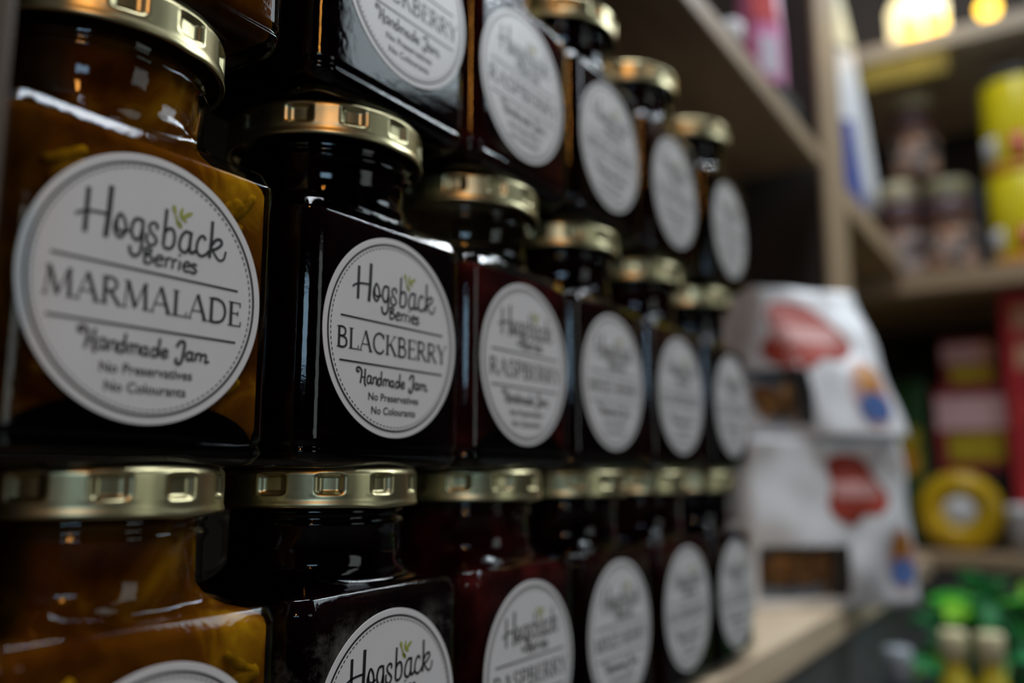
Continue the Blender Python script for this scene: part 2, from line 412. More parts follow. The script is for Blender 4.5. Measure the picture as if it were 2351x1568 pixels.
def glass_mesh():
    rg = [jar_ring(0.0008, 0.0085), jar_ring(0.0, 0.0055), jar_ring(0.0002, 0.0036), jar_ring(0.0010, 0.0018), jar_ring(0.0022, 0.0008), jar_ring(0.0034, 0.0002),
          jar_ring(0.0040, 0.0), jar_ring(0.0047, 0.0005), jar_ring(0.0054, 0.0005), jar_ring(0.0061, 0.0), jar_ring(0.0072, 0.0),
          jar_ring(0.0637, 0.0), jar_ring(0.0641, 0.00003), jar_ring(0.0644, 0.00013), jar_ring(0.0647, 0.00026), jar_ring(0.0658, 0.00077),
          jar_ring(0.0669, 0.00128), jar_ring(0.0672, 0.00145), jar_ring(0.0675, 0.0018), jar_ring(0.0678, 0.0025), jar_ring(0.0680, 0.0033),
          jar_ring(0.0690, 0.0048, 0.12), jar_ring(0.0700, 0.0056, 0.40), jar_ring(0.0714, 0.0060, 0.75, 0.0248), jar_ring(0.0722, 0.006, 0.94, 0.0247), jar_ring(0.0730, 0.006, 1.0, 0.0244),
          jar_ring(0.0740, 0.006, 1.0, 0.0242), jar_ring(0.0765, 0.006, 1.0, 0.0242), jar_ring(0.0820, 0.006, 1.0, 0.0242),
          jar_ring(0.0832, 0.006, 1.0, 0.0250), jar_ring(0.0840, 0.006, 1.0, 0.0252), jar_ring(0.0847, 0.006, 1.0, 0.0243),
          jar_ring(0.0858, 0.006, 1.0, 0.0242), jar_ring(0.0866, 0.006, 1.0, 0.0250), jar_ring(0.0874, 0.006, 1.0, 0.0243), jar_ring(0.0962, 0.006, 1.0, 0.0242)]
    return loft(rg, True, True)

def jam_mesh(fill):
    g = 0.0017
    rg = [jar_ring(0.0030, 0.0075), jar_ring(0.0036, 0.0040+g), jar_ring(0.0060, 0.0006+g), jar_ring(0.0085, g)]
    for k in range(1, 8): rg.append(jar_ring(0.0085 + (min(fill, 0.0620)-0.0085)*k/8, g))
    top = [jar_ring(0.0630, g), jar_ring(0.0645, g+0.0005), jar_ring(0.0656, g+0.0014), jar_ring(0.0664, g+0.0030), jar_ring(0.0676, 0.0074, 0.2, 0.0226), jar_ring(0.0690, 0.008, 0.50, 0.0226),
           jar_ring(0.0708, 0.008, 0.8, 0.0228), jar_ring(0.0728, 0.008, 1.0, 0.0228), jar_ring(0.080, 0.008, 1.0, 0.0226), jar_ring(0.0945, 0.008, 1.0, 0.0226)]
    for rr in top:
        if rr[0][2] <= fill: rg.append(rr)
    last = rg[-1]
    rg.append([(x*0.96, (y-CY)*0.96+CY, z+0.0006) for x, y, z in last])
    return loft(rg, True, True)

def lid_mesh():
    n = 240
    KL = 1.035
    rows = [(0.0262, 0.0884, 0), (0.0270, 0.0879, 0), (0.0273, 0.0881, 0), (0.0274, 0.0886, 0), (0.0273, 0.0892, 0), (0.02715, 0.0897, 0), (0.0271, 0.0901, 0)]
    for k in range(17): rows.append((0.0271, 0.0904 + 0.0060*k/16, 1))
    rows += [(0.02705, 0.0967, 0), (0.0268, 0.0972, 0), (0.0263, 0.0977, 0), (0.0256, 0.09798, 0), (0.0250, 0.0979, 0), (0.0243, 0.0972, 0), (0.0225, 0.0971, 0)]
    def sstep(a, b, x):
        t = max(0.0, min(1.0, (x-a)/(b-a))); return t*t*(3-2*t)
    rings = []
    for r, z, side in rows:
        ring = []
        for i in range(n):
            a = 2*math.pi*i/n
            rr, zz = r*KL, z
            if side:
                d = abs(((math.degrees(a) + 15) % 30) - 15)         # degrees from the nearest dent
                wa = 1 - sstep(4.4, 8.0, d)
                wz = sstep(0.0910, 0.0923, z) * (1 - sstep(0.0958, 0.0966, z))
                rr -= 0.0014*wa*wz
                rim = math.exp(-((d-7.6)/1.3)**2) * sstep(0.0908, 0.0914, z)
                rr += 0.00012*rim
            elif z < 0.0902:                                       # the curl dips at the lugs
                d = abs(((math.degrees(a) + 45) % 90) - 45)
                zz -= 0.0004*math.exp(-(d/9)**2)
            ring.append((rr*math.cos(a), rr*math.sin(a) + CY, zz))
        rings.append(ring)
    return loft(rings, False, True)

GLASS_VF = glass_mesh()
ME_GLASS = mesh_data('glass_body', *GLASS_VF, M_GLASS, True)
ME_GLASS_DUSTY = mesh_data('glass_body_dusty', *GLASS_VF, M_DUSTY, True)
ME_LID = mesh_data('lid', *lid_mesh(), M_LID, True)
ME_JAM = {}
def jam_me(kind, fill):
    k = (kind, fill)
    if k not in ME_JAM: ME_JAM[k] = mesh_data('jam', *jam_mesh(fill), M_JAM[kind], True)
    return ME_JAM[k]

def punt_shade_mesh():
    """black arch painted in as the shadow of the hollow jar base"""
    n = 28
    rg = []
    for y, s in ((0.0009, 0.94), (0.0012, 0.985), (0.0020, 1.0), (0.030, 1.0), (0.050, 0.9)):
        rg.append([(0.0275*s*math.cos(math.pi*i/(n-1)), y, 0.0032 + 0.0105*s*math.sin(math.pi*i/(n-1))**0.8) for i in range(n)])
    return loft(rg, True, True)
ME_PUNTSHADE = mesh_data('punt_shadow', *punt_shade_mesh(), M_PUNTSHADE, True)

def peel_mesh(L, w, bend):
    n = 7
    V, F = [], []
    rg = []
    for i in range(n):
        t = i/(n-1)-0.5
        a = t*bend
        x = L*math.sin(a)/bend if abs(bend) > 1e-3 else L*t
        z = L*(1-math.cos(a))/bend if abs(bend) > 1e-3 else 0
        h = w*(0.55+0.45*math.cos(t*2.6))/2
        nx, nz = -math.sin(a), math.cos(a)
        rg.append([(x+nx*h*0.3, -0.0003, z+nz*h*0.3), (x+nx*h, 0.0009, z+nz*h), (x-nx*h, 0.0009, z-nz*h), (x-nx*h*0.3, -0.0003, z-nz*h*0.3)])
    return loft(rg, True, True)
ME_PEEL = [mesh_data('peel', *peel_mesh(*a), M_PEEL, True) for a in ((0.008, 0.0062, 0.2), (0.006, 0.0045, 0.3), (0.009, 0.0036, 0.3), (0.005, 0.0050, 0.2))]

# ---------------------------------------------------------------- label print
def disc_mesh():
    n = 128
    rg = [[(r*math.cos(2*math.pi*i/n), y, r*math.sin(2*math.pi*i/n)) for i in range(n)] for r, y in ((0.0270, 0.0), (0.0270, -0.00012), (0.02695, -0.00016))]
    V, F = loft(rg, True, True)
    return V, F
ME_LABEL = mesh_data('paper_label', *disc_mesh(), M_PAPER)

def flat(name, V2, F, mat, y=-0.00022):
    return mesh_data(name, [(u*0.001, y, v*0.001) for u, v in V2], F, mat)

def strokes(S, taper=False):
    V, F = [], []
    for w, pts in S: ribbon(V, F, smooth_line(pts), w, taper)
    return V, F

def ring_print():
    V, F = [], []
    n = 160
    ribbon(V, F, [(25.2*math.cos(2*math.pi*i/n), 25.2*math.sin(2*math.pi*i/n)) for i in range(n+1)], 0.52)
    nd = 112
    for k in range(nd):
        a0 = 2*math.pi*k/nd; a1 = a0 + 2*math.pi/nd*0.58
        ribbon(V, F, [(24.25*math.cos(a0+(a1-a0)*i/3), 24.25*math.sin(a0+(a1-a0)*i/3)) for i in range(4)], 0.26)
    return V, F

T, TH = 0.135, 0.055
def serif(x, y, w=0.26): return (0.045, [(x-w/2, y), (x+w/2, y)])
def stem(x): return [(T, [(x, 0), (x, 1)]), serif(x, 0.022), serif(x, 0.978)]
GLYPH = {
    'A': (0.86, [(TH, [(0.09, 0), (0.41, 1)]), (T, [(0.41, 1), (0.76, 0)]), (TH, [(0.19, 0.34), (0.64, 0.34)]), serif(0.09, 0.022, 0.22), serif(0.76, 0.022)]),
    'B': (0.72, stem(0.16) + [(0.10, [(0.16, 0.97), (0.38, 0.97), (0.52, 0.87), (0.52, 0.67), (0.38, 0.55), (0.16, 0.54)]), (0.11, [(0.16, 0.53), (0.42, 0.52), (0.59, 0.40), (0.59, 0.15), (0.42, 0.03), (0.16, 0.03)])]),
    'C': (0.82, [(0.11, [(0.72, 0.78), (0.62, 0.93), (0.45, 0.99), (0.25, 0.92), (0.11, 0.72), (0.08, 0.5), (0.11, 0.28), (0.25, 0.08), (0.45, 0.01), (0.62, 0.06), (0.73, 0.21)]), (TH, [(0.72, 0.99), (0.73, 0.74)])]),
    'D': (0.88, stem(0.16) + [(0.11, [(0.16, 0.97), (0.45, 0.96), (0.68, 0.82), (0.77, 0.5), (0.68, 0.18), (0.45, 0.04), (0.16, 0.03)])]),
    'E': (0.66, stem(0.16) + [(TH, [(0.16, 0.973), (0.56, 0.973)]), (TH, [(0.16, 0.53), (0.47, 0.53)]), (TH, [(0.16, 0.027), (0.59, 0.027)]), (TH, [(0.56, 1.0), (0.565, 0.80)]), (TH, [(0.59, 0.0), (0.61, 0.22)]), (TH, [(0.47, 0.63), (0.47, 0.43)])]),
    'I': (0.34, stem(0.17)),
    'K': (0.80, stem(0.16) + [(TH, [(0.20, 0.40), (0.64, 0.98)]), (T, [(0.34, 0.60), (0.72, 0.0)]), serif(0.64, 0.978, 0.2), serif(0.72, 0.022, 0.2)]),
    'L': (0.64, stem(0.16) + [(TH, [(0.16, 0.027), (0.58, 0.027)]), (TH, [(0.58, 0.0), (0.61, 0.22)])]),
    'M': (1.04, [(TH, [(0.12, 0), (0.19, 1)]), (T, [(0.20, 1), (0.51, 0.04)]), (TH, [(0.51, 0.04), (0.83, 1)]), (T, [(0.84, 1), (0.90, 0)]), serif(0.12, 0.022, 0.22), serif(0.90, 0.022), serif(0.16, 0.978, 0.18), serif(0.88, 0.978, 0.16)]),
    'P': (0.68, stem(0.16) + [(0.11, [(0.16, 0.97), (0.40, 0.97), (0.57, 0.86), (0.57, 0.60), (0.40, 0.47), (0.16, 0.46)])]),
    'R': (0.76, stem(0.16) + [(0.10, [(0.16, 0.97), (0.38, 0.97), (0.54, 0.87), (0.54, 0.63), (0.38, 0.51), (0.16, 0.50)]), (0.125, [(0.34, 0.50), (0.70, 0.0)]), serif(0.71, 0.022, 0.16)]),
    'S': (0.62, [(0.105, [(0.50, 0.80), (0.43, 0.94), (0.28, 0.98), (0.13, 0.89), (0.11, 0.74), (0.22, 0.60), (0.40, 0.46), (0.51, 0.30), (0.47, 0.11), (0.30, 0.02), (0.15, 0.06), (0.08, 0.22)])]),
    'X': (0.78, [(T, [(0.11, 1), (0.66, 0)]), (TH, [(0.65, 1), (0.10, 0)]), serif(0.11, 0.978), serif(0.65, 0.978, 0.2), serif(0.10, 0.022, 0.2), serif(0.66, 0.022)]),
    'Y': (0.78, [(T, [(0.09, 1), (0.39, 0.46)]), (TH, [(0.69, 1), (0.39, 0.46)]), (T, [(0.39, 0.50), (0.39, 0)]), serif(0.09, 0.978), serif(0.69, 0.978, 0.2), serif(0.39, 0.022)]),
    ' ': (0.34, []),
}
def word(text, u0, u1, v0, v1):
    adv = sum(GLYPH[c][0] for c in text)
    sx = (u1-u0)/adv; sy = v1-v0
    V, F = [], []
    x = 0.0
    for c in text:
        a, S = GLYPH[c]
        for w, pts in S:
            V1 = []
            ribbon(V1, F1 := [], smooth_line(pts), w)
            b = len(V)
            V += [(u0 + (p[0]+x)*sx, v0 + p[1]*sy) for p in V1]
            F += [tuple(i+b for i in f) for f in F1]
        x += a
    return V, F

def text_mesh(text, u0, u1, v0, capheight):
    cu = bpy.data.curves.new('tmp_text', 'FONT')
    cu.body = text
    cu.resolution_u = 4
    cu.offset = 0.014
    o = bpy.data.objects.new('tmp_text', cu)
    COL.objects.link(o)
    dg = bpy.context.evaluated_depsgraph_get()
    me = o.evaluated_get(dg).to_mesh()
    V = [(v.co.x, v.co.y) for v in me.vertices]; F = [tuple(p.vertices) for p in me.polygons]
    o.evaluated_get(dg).to_mesh_clear()
    bpy.data.objects.remove(o, do_unlink=True)
    x0 = min(v[0] for v in V); x1 = max(v[0] for v in V)
    top = max(v[1] for v in V)
    sx = (u1-u0)/(x1-x0); sy = capheight/top
    return [(u0+(x-x0)*sx, v0+y*sy) for x, y in V], F

def join(*parts):
    V, F = [], []
    for v, f in parts:
        b = len(V); V += v; F += [tuple(i+b for i in q) for q in f]
    return V, F

ME_BRAND = flat('brand_lettering', *strokes([(w*1.22, p) for w, p in S_BRAND[:-1]]), M_INK)
ME_RULES = flat('rule_lines', *strokes([(0.48, [(-20.9, 3.2), (20.8, 3.2)]), (0.48, [(-20.9, -8.2), (20.8, -8.2)])]), M_INK)
ME_HAND = flat('script_lettering', *strokes([(w*1.0, p) for w, p in S_HAND[1:]]), M_INK)
ME_LEAF = flat('leaf_emblem', *strokes([(w*1.6, p) for w, p in S_LEAF], True), M_LEAFINK)
ME_RING = flat('border_ring', *ring_print(), M_INK)
ME_SMALL = flat('small_lettering', *join(text_mesh('No Preservatives', -10.0, 10.3, -17.45, 1.95), text_mesh('No Colourants', -8.8, 9.0, -20.95, 1.95)), M_INK)
ME_WORD = {w: flat('flavour_lettering', *word(w, -22.2, 22.9, -5.05, 0.35), M_INK) for w in ('BLACKBERRY', 'RASPBERRY', 'MIXED BERRY')}
ME_WORD['MARMALADE'] = flat('flavour_lettering', *word('MARMALADE', -22.0, 22.2, -4.6, 0.75), M_INK)

# ---------------------------------------------------------------- the jars
Z1, Z2, Z3 = -0.0978, 0.0, 0.098
def make_jar(x, z, kind, wd, label, lx=0.0, lz=0.035, y=0.0, rz=0.0, fill=0.0945, lid_rot=0.0, dusty=False, tilt=0.0, peels=0, seed=1):
    t = empty('jam_jar', (x, y, z), rz)
    tag(t, label, 'jar', 'jam jars stacked three rows high on the shelf')
    obj('glass_body', ME_GLASS_DUSTY if dusty else ME_GLASS, t)
    jm = obj('jam', jam_me(kind, fill), t)
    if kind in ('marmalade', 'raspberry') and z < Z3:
        obj('punt_shadow', ME_PUNTSHADE, t)
    rnd = random.Random(seed)
    for k in range(peels):
        p = obj('peel', ME_PEEL[k % 4], jm)
        # beside the round label, in the corners of the front and on the right-hand side
        if k % 4 == 3:
            p.location = (HW-0.0013, rnd.uniform(0.012, 0.042), rnd.uniform(0.016, 0.056))
            p.rotation_euler = (0, rnd.uniform(0, 6.28), R(90))
        else:
            p.location = (rnd.choice((1, 1, -1))*rnd.uniform(0.0175, 0.0225), 0.0013, rnd.choice((rnd.uniform(0.016, 0.020), rnd.uniform(0.053, 0.058))))
            p.rotation_euler = (0, rnd.uniform(-0.9, 0.9), 0)
    ld = obj('lid', ME_LID, t)
    # turn about the lid's own axis
    ld.matrix_local = Matrix.Translation((0, CY, 0)) @ Matrix.Rotation(lid_rot, 4, 'Z') @ Matrix.Translation((0, -CY, 0))
    lb = obj('paper_label', ME_LABEL, t, (lx, -0.00002, lz), (0, tilt, 0))
    for nm, me in (('border_ring', ME_RING), ('brand_lettering', ME_BRAND), ('leaf_emblem', ME_LEAF), ('rule_lines', ME_RULES),
                   ('flavour_lettering', ME_WORD[wd]), ('script_lettering', ME_HAND), ('small_lettering', ME_SMALL)):
        obj(nm, me, lb)
    return t

JARS = [
    # middle row
    (0.1030, Z2, 'marmalade', 'MARMALADE', 'amber marmalade jar with the large MARMALADE label, left end of middle row', dict(lx=-0.0006, lid_rot=0.20, peels=10, seed=4)),
    (0.1761, Z2, 'blackberry', 'BLACKBERRY', 'black jar with the sharply readable BLACKBERRY label, middle row beside the marmalade', dict(lid_rot=0.0)),
    (0.2433, Z2, 'raspberry', 'RASPBERRY', 'red RASPBERRY jar with empty clear glass neck, middle row, third from left', dict(lid_rot=0.05, fill=0.0648)),
    (0.3100, Z2, 'mixed', 'MIXED BERRY', 'dark mixed berry jar right of the red raspberry jar, middle row', dict(lx=-0.0004, lid_rot=0.3)),
    (0.3805, Z2, 'dark_red', 'RASPBERRY', 'blurred dark jar in the middle row, second from its right end', dict(lid_rot=0.1)),
    (0.4530, Z2, 'blackberry', 'BLACKBERRY', 'blurred black jar at right end of middle row, beside the white bags', dict(lid_rot=0.4)),
    # top row
    (0.1030, Z3, 'marmalade', 'MARMALADE', 'amber jar in the top row at left, only its base corner in view', dict(lid_rot=0.1, peels=6, seed=9)),
    (0.1775, Z3, 'blackberry', 'BLACKBERRY', 'black jar with pale sheen on its front, top row, standing over the sharp BLACKBERRY jar', dict(lx=0.0022, lz=0.0385, lid_rot=0.0)),
    (0.2450, Z3, 'raspberry', 'RASPBERRY', 'dark red jar in the top row above the red raspberry jar', dict(lx=-0.0025, lz=0.0350, fill=0.0945)),
    (0.3115, Z3, 'mixed', 'MIXED BERRY', 'top row jar above the mixed berry jar, gold lid cut off by picture top', dict(lx=-0.0010, lz=0.0350, lid_rot=0.2)),
    (0.3805, Z3, 'dark_red', 'RASPBERRY', 'blurred dark top row jar, second from the right end of its row', dict(lz=0.0353, lid_rot=0.35)),
    (0.4600, Z3, 'blackberry', 'BLACKBERRY', 'blurred black jar at the right end of top row under the shelf board', dict(lz=0.0358, lid_rot=0.1)),
    # bottom row
    (0.1090, Z1, 'marmalade', 'MARMALADE', 'amber marmalade jar in bottom row, left corner, label mostly cut off', dict(lx=0.0010, lz=0.0330, lid_rot=0.12, peels=12, seed=17)),
    (0.1765, Z1, 'blackberry', 'BLACKBERRY', 'black jar with dusty glass in bottom row, below the sharp BLACKBERRY jar', dict(lx=0.0008, lz=0.0350, lid_rot=-0.13, dusty=True, rz=R(0.5))),
    (0.2450, Z1, 'raspberry', 'RASPBERRY', 'deep red raspberry jar in the bottom row, third from left', dict(lx=0.0009, lz=0.0353, lid_rot=0.1)),
    (0.3118, Z1, 'mixed', 'MIXED BERRY', 'dark jar in bottom row below the mixed berry jar, fourth from left', dict(lz=0.0367, lid_rot=0.25)),
    (0.3812, Z1, 'dark_red', 'RASPBERRY', 'blurred dark jar in the bottom row, second from its right end', dict(lz=0.0372, lid_rot=0.0)),
    (0.4489, Z1, 'blackberry', 'BLACKBERRY', 'bottom row jar at right end, standing next to bare wooden shelf', dict(lz=0.0362, lid_rot=0.3)),
]
for x, z, kind, wd, lab, kw in JARS:
    make_jar(x, z, kind, wd, lab, **kw)

# ---------------------------------------------------------------- paper bags with biscuits
M_BAG = plain('white_bag_film', (0.90, 0.91, 0.93), 0.24, spec=0.5, vary=0.03, scale=40, bump=0.15)
M_LOGO = plain('red_logo', (0.40, 0.042, 0.020), 0.55, vary=0.15, scale=50)
M_LOGOBAND = plain('pale_logo_band', (0.62, 0.30, 0.27), 0.55, vary=0.1)
M_EMB1 = plain('emblem_orange', (0.55, 0.22, 0.03), 0.4)
M_EMB2 = plain('emblem_blue', (0.10, 0.19, 0.48), 0.4)
M_EMB3 = plain('emblem_pink', (0.66, 0.42, 0.40), 0.4)
M_BISC = plain('biscuit', (0.36, 0.17, 0.05), 0.7, vary=0.6, scale=120, bump=0.4)
M_FILM = glass('window_film', 0.0)

def make_bag(label, loc, rz, W, H, D, crease, seed, win, logo, emb, top_w, lean):
    t = empty('biscuit_bag', loc, rz)
    tag(t, label, 'bag', 'white biscuit bags on the shelf')
    rnd = random.Random(seed)
    ph = [rnd.uniform(0, 6.28) for _ in range(8)]
    def prof(v):                                      # depth of the bag against height
        return D*(1 - 0.88*max(0.0, (v-0.45)/0.55)**1.3)
    def wid(v): return 1 - (1-top_w)*v**1.4
    def front(u, v, off=0.0):
        w = W*wid(v)
        x = W/2 + (u-0.5)*w
        bulge = 0.010*math.sin(math.pi*u)*math.sin(math.pi*min(1, v*1.1+0.05))
        y = -bulge + lean*v
        y += 0.0020*math.sin(9*u+6*v+ph[0]) * math.sin(7*v+ph[1]) + 0.0012*math.sin(17*u-11*v+ph[2])
        if crease:
            ur = crease[0] + crease[1]*(1-v)
            if u < ur: y += (ur-u)*W*crease[2]
        return Vector((x, y-off, v*H))
    NU, NV = 26, 30
    V, F = [], []
    idx = {}
    def add(key, p):
        idx[key] = len(V); V.append(tuple(p))
    for j in range(NV+1):
        v = j/NV
        for i in range(NU+1):
            u = i/NU
            f = front(u, v)
            add(('f', i, j), f)
            d = prof(v)
            add(('b', i, j), (f.x, max(f.y+0.001, lean*v + d + 0.004*math.sin(3*u+ph[3])*(1-v)), f.z))
    def inwin(i, j):
        u, v = (i+0.5)/NU, (j+0.5)/NV
        return win[0] < u < win[1] and win[2] < v < win[3]
    for j in range(NV):
        for i in range(NU):
            if not inwin(i, j):
                F.append((idx['f', i, j], idx['f', i+1, j], idx['f', i+1, j+1], idx['f', i, j+1]))
            F.append((idx['b', i+1, j], idx['b', i, j], idx['b', i, j+1], idx['b', i+1, j+1]))
        for e in (0, NU):
            a, b, c, d = idx['f', e, j], idx['b', e, j], idx['b', e, j+1], idx['f', e, j+1]
            F.append((b, a, d, c) if e == 0 else (a, b, c, d))
    for i in range(NU):
        F.append((idx['b', i, 0], idx['b', i+1, 0], idx['f', i+1, 0], idx['f', i, 0]))
        F.append((idx['f', i, NV], idx['f', i+1, NV], idx['b', i+1, NV], idx['b', i, NV]))
    obj('bag_body', mesh_data('bag_body', V, F, M_BAG, True), t)
    def patch(name, cu, cv, shape, mat, off, parent, nr=5, na=40):
        PV, PF = [], []
        PV.append(tuple(front(cu, cv, off)))
        for k in range(1, nr+1):
            for q in range(na):
                du, dv = shape(2*math.pi*q/na)
                PV.append(tuple(front(cu+du*k/nr, cv+dv*k/nr, off)))
        for q in range(na):
            PF.append((0, 1+(q+1) % na, 1+q))
            for k in range(nr-1):
                a = 1+k*na; b = a+na
                PF.append((a+q, a+(q+1) % na, b+(q+1) % na, b+q))
        PF = [tuple(reversed(f)) for f in PF]
        return obj(name, mesh_data(name, PV, PF, mat, True), parent)
    lw, lh = logo[2], logo[3]
    def blob(a):
        r = 1 + 0.10*math.cos(3*a+0.6) + 0.07*math.cos(5*a+1.0)
        return (lw*r*math.cos(a), lh*r*math.sin(a)*(1.0 if math.sin(a) > 0 else 1-0.35*math.exp(-((a-4.9)/0.35)**2)))
    lg = patch('logo', logo[0], logo[1], blob, M_LOGO, 0.0006, t)
    def se(w, h, p):
        def f(a):
            c, s = math.cos(a), math.sin(a)
            return (w*math.copysign(abs(c)**p, c), h*math.copysign(abs(s)**p, s))
        return f
    patch('logo_band', logo[0], logo[1]+0.01, se(lw*0.84, lh*0.24, 0.45), M_LOGOBAND, 0.0010, lg)
    em = patch('emblem', emb[0], emb[1], se(emb[2]*1.15, emb[3]*1.12, 1.0), M_EMB3, 0.0006, t)
    patch('emblem_crown', emb[0], emb[1]+emb[3]*0.42, se(emb[2]*0.72, emb[3]*0.52, 0.9), M_EMB1, 0.0010, em)
    patch('emblem_base', emb[0], emb[1]-emb[3]*0.45, se(emb[2]*0.92, emb[3]*0.46, 0.8), M_EMB2, 0.0011, em)
    # clear window with the biscuits behind it
    i0 = [i for i in range(NU) if win[0] < (i+0.5)/NU < win[1]]; j0 = [j for j in range(NV) if win[2] < (j+0.5)/NV < win[3]]
    PV, PF = [], []
    a0, a1, b0, b1 = i0[0]/NU, (i0[-1]+1)/NU, j0[0]/NV, (j0[-1]+1)/NV
    for j in range(9):
        for i in range(9):
            PV.append(tuple(front(a0+(a1-a0)*i/8, b0+(b1-b0)*j/8, 0.0002)))
    for j in range(8):
        for i in range(8):
            PF.append((j*9+i, j*9+i+1, (j+1)*9+i+1, (j+1)*9+i))
    obj('window_film', mesh_data('window_film', PV, PF, M_FILM, True), t)
    nb = 4
    for k in range(nb):
        u = a0 + (a1-a0)*(k+0.5)/nb; v = (b0+b1)/2 + rnd.uniform(-0.02, 0.02)
        c = front(u, v)
        r = 0.014
        pr = [(0.001, -0.004), (r*0.8, -0.0038), (r, -0.001), (r*0.97, 0.002), (r*0.6, 0.0042), (0.001, 0.0046)]
        lathe('biscuit', pr, M_BISC, t, (c.x, c.y+0.020, c.z), 20, (R(90+rnd.uniform(-18, 18)), 0, R(rnd.uniform(-50, 50))))
    return t

BAG_RZ = math.atan2(-0.094, 0.1088)
make_bag('lower white biscuit bag standing on the shelf beside the jars', (0.6256, 0.0488, -0.0978), BAG_RZ, 0.144, 0.124, 0.040, None, 3,
         (0.03, 0.52, 0.07, 0.37), (0.63, 0.68, 0.19, 0.22), (0.90, 0.27, 0.09, 0.17), 0.93, 0.004)
make_bag('upper white biscuit bag with large red logo, stacked on the other bag', (0.6200, 0.0440, 0.0268), BAG_RZ, 0.138, 0.122, 0.036, (0.26, 0.22, 0.85), 8,
         (0.04, 0.44, 0.08, 0.42), (0.50, 0.65, 0.27, 0.25), (0.82, 0.28, 0.12, 0.20), 0.90, 0.046)

# ---------------------------------------------------------------- goods on the upper board
M_PINK = plain('pink_film', (0.80, 0.26, 0.52), 0.35, vary=0.1)
M_PALE = plain('pale_print', (0.78, 0.72, 0.84), 0.4, vary=0.06)
M_RED = plain('red_print', (0.66, 0.05, 0.05), 0.4, vary=0.2)
M_CREAM = plain('cream_print', (0.82, 0.76, 0.52), 0.4, vary=0.08)
M_WHITE = plain('white_print', (0.80, 0.82, 0.86), 0.35, vary=0.06)
M_BLUE = plain('blue_print', (0.045, 0.085, 0.36), 0.4, vary=0.2)
M_BLACK = plain('black_plastic', (0.012, 0.013, 0.015), 0.5)
M_YEL = plain('yellow_tin', (0.88, 0.76, 0.010), 0.35, vary=0.08, scale=30)
M_ORANGE = plain('orange_print', (0.72, 0.27, 0.03), 0.4, vary=0.2)
M_GREEN = plain('green_print', (0.025, 0.085, 0.03), 0.4, vary=0.3)
M_NAVY = plain('navy_print', (0.05, 0.05, 0.12), 0.4)
M_BROWN = plain('brown_filling', (0.13, 0.055, 0.022), 0.5, vary=0.4, scale=90)
M_PEACH = plain('peach_print', (0.62, 0.32, 0.20), 0.4, vary=0.15)
M_SLATE = plain('slate_card', (0.06, 0.075, 0.10), 0.6)

def pouch(name, w, h, d, mat, parent, loc=(0, 0, 0), rot=(0, 0, 0)):
    """flat-bottomed pouch with a crimped top, centred on x, front at -d/2"""
    rg = []
    n = 32
    for k in range(13):
        v = k/12
        dd = d*(1-0.93*max(0, (v-0.35)/0.65)**1.5)/2
        ww = w/2*(1-0.05*math.sin(math.pi*v))
        ring = []
        for i in range(n):
            a = 2*math.pi*i/n
            c, s = math.cos(a), math.sin(a)
            ring.append((ww*math.copysign(abs(c)**0.4, c), dd*math.copysign(abs(s)**0.5, s) + 0.0006*math.sin(9*a+5*v), h*v))
        rg.append(ring)
    V, F = loft(rg)
    return obj(name, mesh_data(name, V, F, mat, True), parent, loc, rot)

def panel(name, w, h, mat, parent, loc, th=0.0012, rot=(0, 0, 0)):
    return obj(name, box_mesh(name, -w/2, w/2, -th, 0, 0, h, mat, 0.0004), parent, loc, rot)

t = tag(empty('display_box', (0.700, 0.052, 0.2783)), 'low dark carton on the upper shelf beneath the pink packet', 'carton')
box('carton_body', -0.030, 0.030, -0.030, 0.030, 0.0, 0.036, M_BLACK, t)
t = tag(empty('pink_packet', (0.700, 0.046, 0.3147), R(-35)), 'pink packet with pale panel and red top, against the upright post', 'packet')
pouch('packet_body', 0.036, 0.130, 0.030, M_PINK, t)
panel('pale_panel', 0.020, 0.034, M_PALE, t, (-0.003, -0.0146, 0.016))
panel('red_panel', 0.026, 0.040, M_RED, t, (-0.004, -0.0120, 0.064), 0.002, (R(-5), 0, 0))
t = tag(empty('red_packet', (0.6500, 0.0500, 0.2782), R(-30)), 'small red packet with black top left of the pink packet', 'packet')
pouch('packet_body', 0.026, 0.058, 0.024, M_RED, t)
panel('black_panel', 0.022, 0.028, M_BLACK, t, (-0.002, -0.0114, 0.024), 0.002, (R(-8), 0, 0))
t = tag(empty('white_capped_bottle', (0.625, 0.048, 0.2782)), 'small dark bottle with round white cap at top of picture', 'bottle')
lathe('bottle_body', [(0.014, 0), (0.0155, 0.002), (0.0155, 0.034), (0.012, 0.042), (0.008, 0.047), (0.008, 0.054)], M_BROWN, t)
lathe('bottle_cap', [(0.009, 0.052), (0.0105, 0.054), (0.0105, 0.068), (0.009, 0.071), (0.002, 0.0715)], M_WHITE, t)
t = tag(empty('leaning_pouch', (1.010, 0.046, 0.2728), R(-12)), 'tall white and blue pouch with cream top leaning beside the upright post', 'packet')
q = R(-13)
pouch('pouch_body', 0.150, 0.330, 0.040, M_WHITE, t, (0, 0, 0.020), (0, q, 0))
panel('blue_panel', 0.055, 0.105, M_BLUE, t, (-0.016, -0.0200, 0.016), 0.002, (0, q, 0))
panel('cream_panel', 0.130, 0.110, M_CREAM, t, (-0.055, -0.0150, 0.205), 0.004, (R(-5), q, 0))

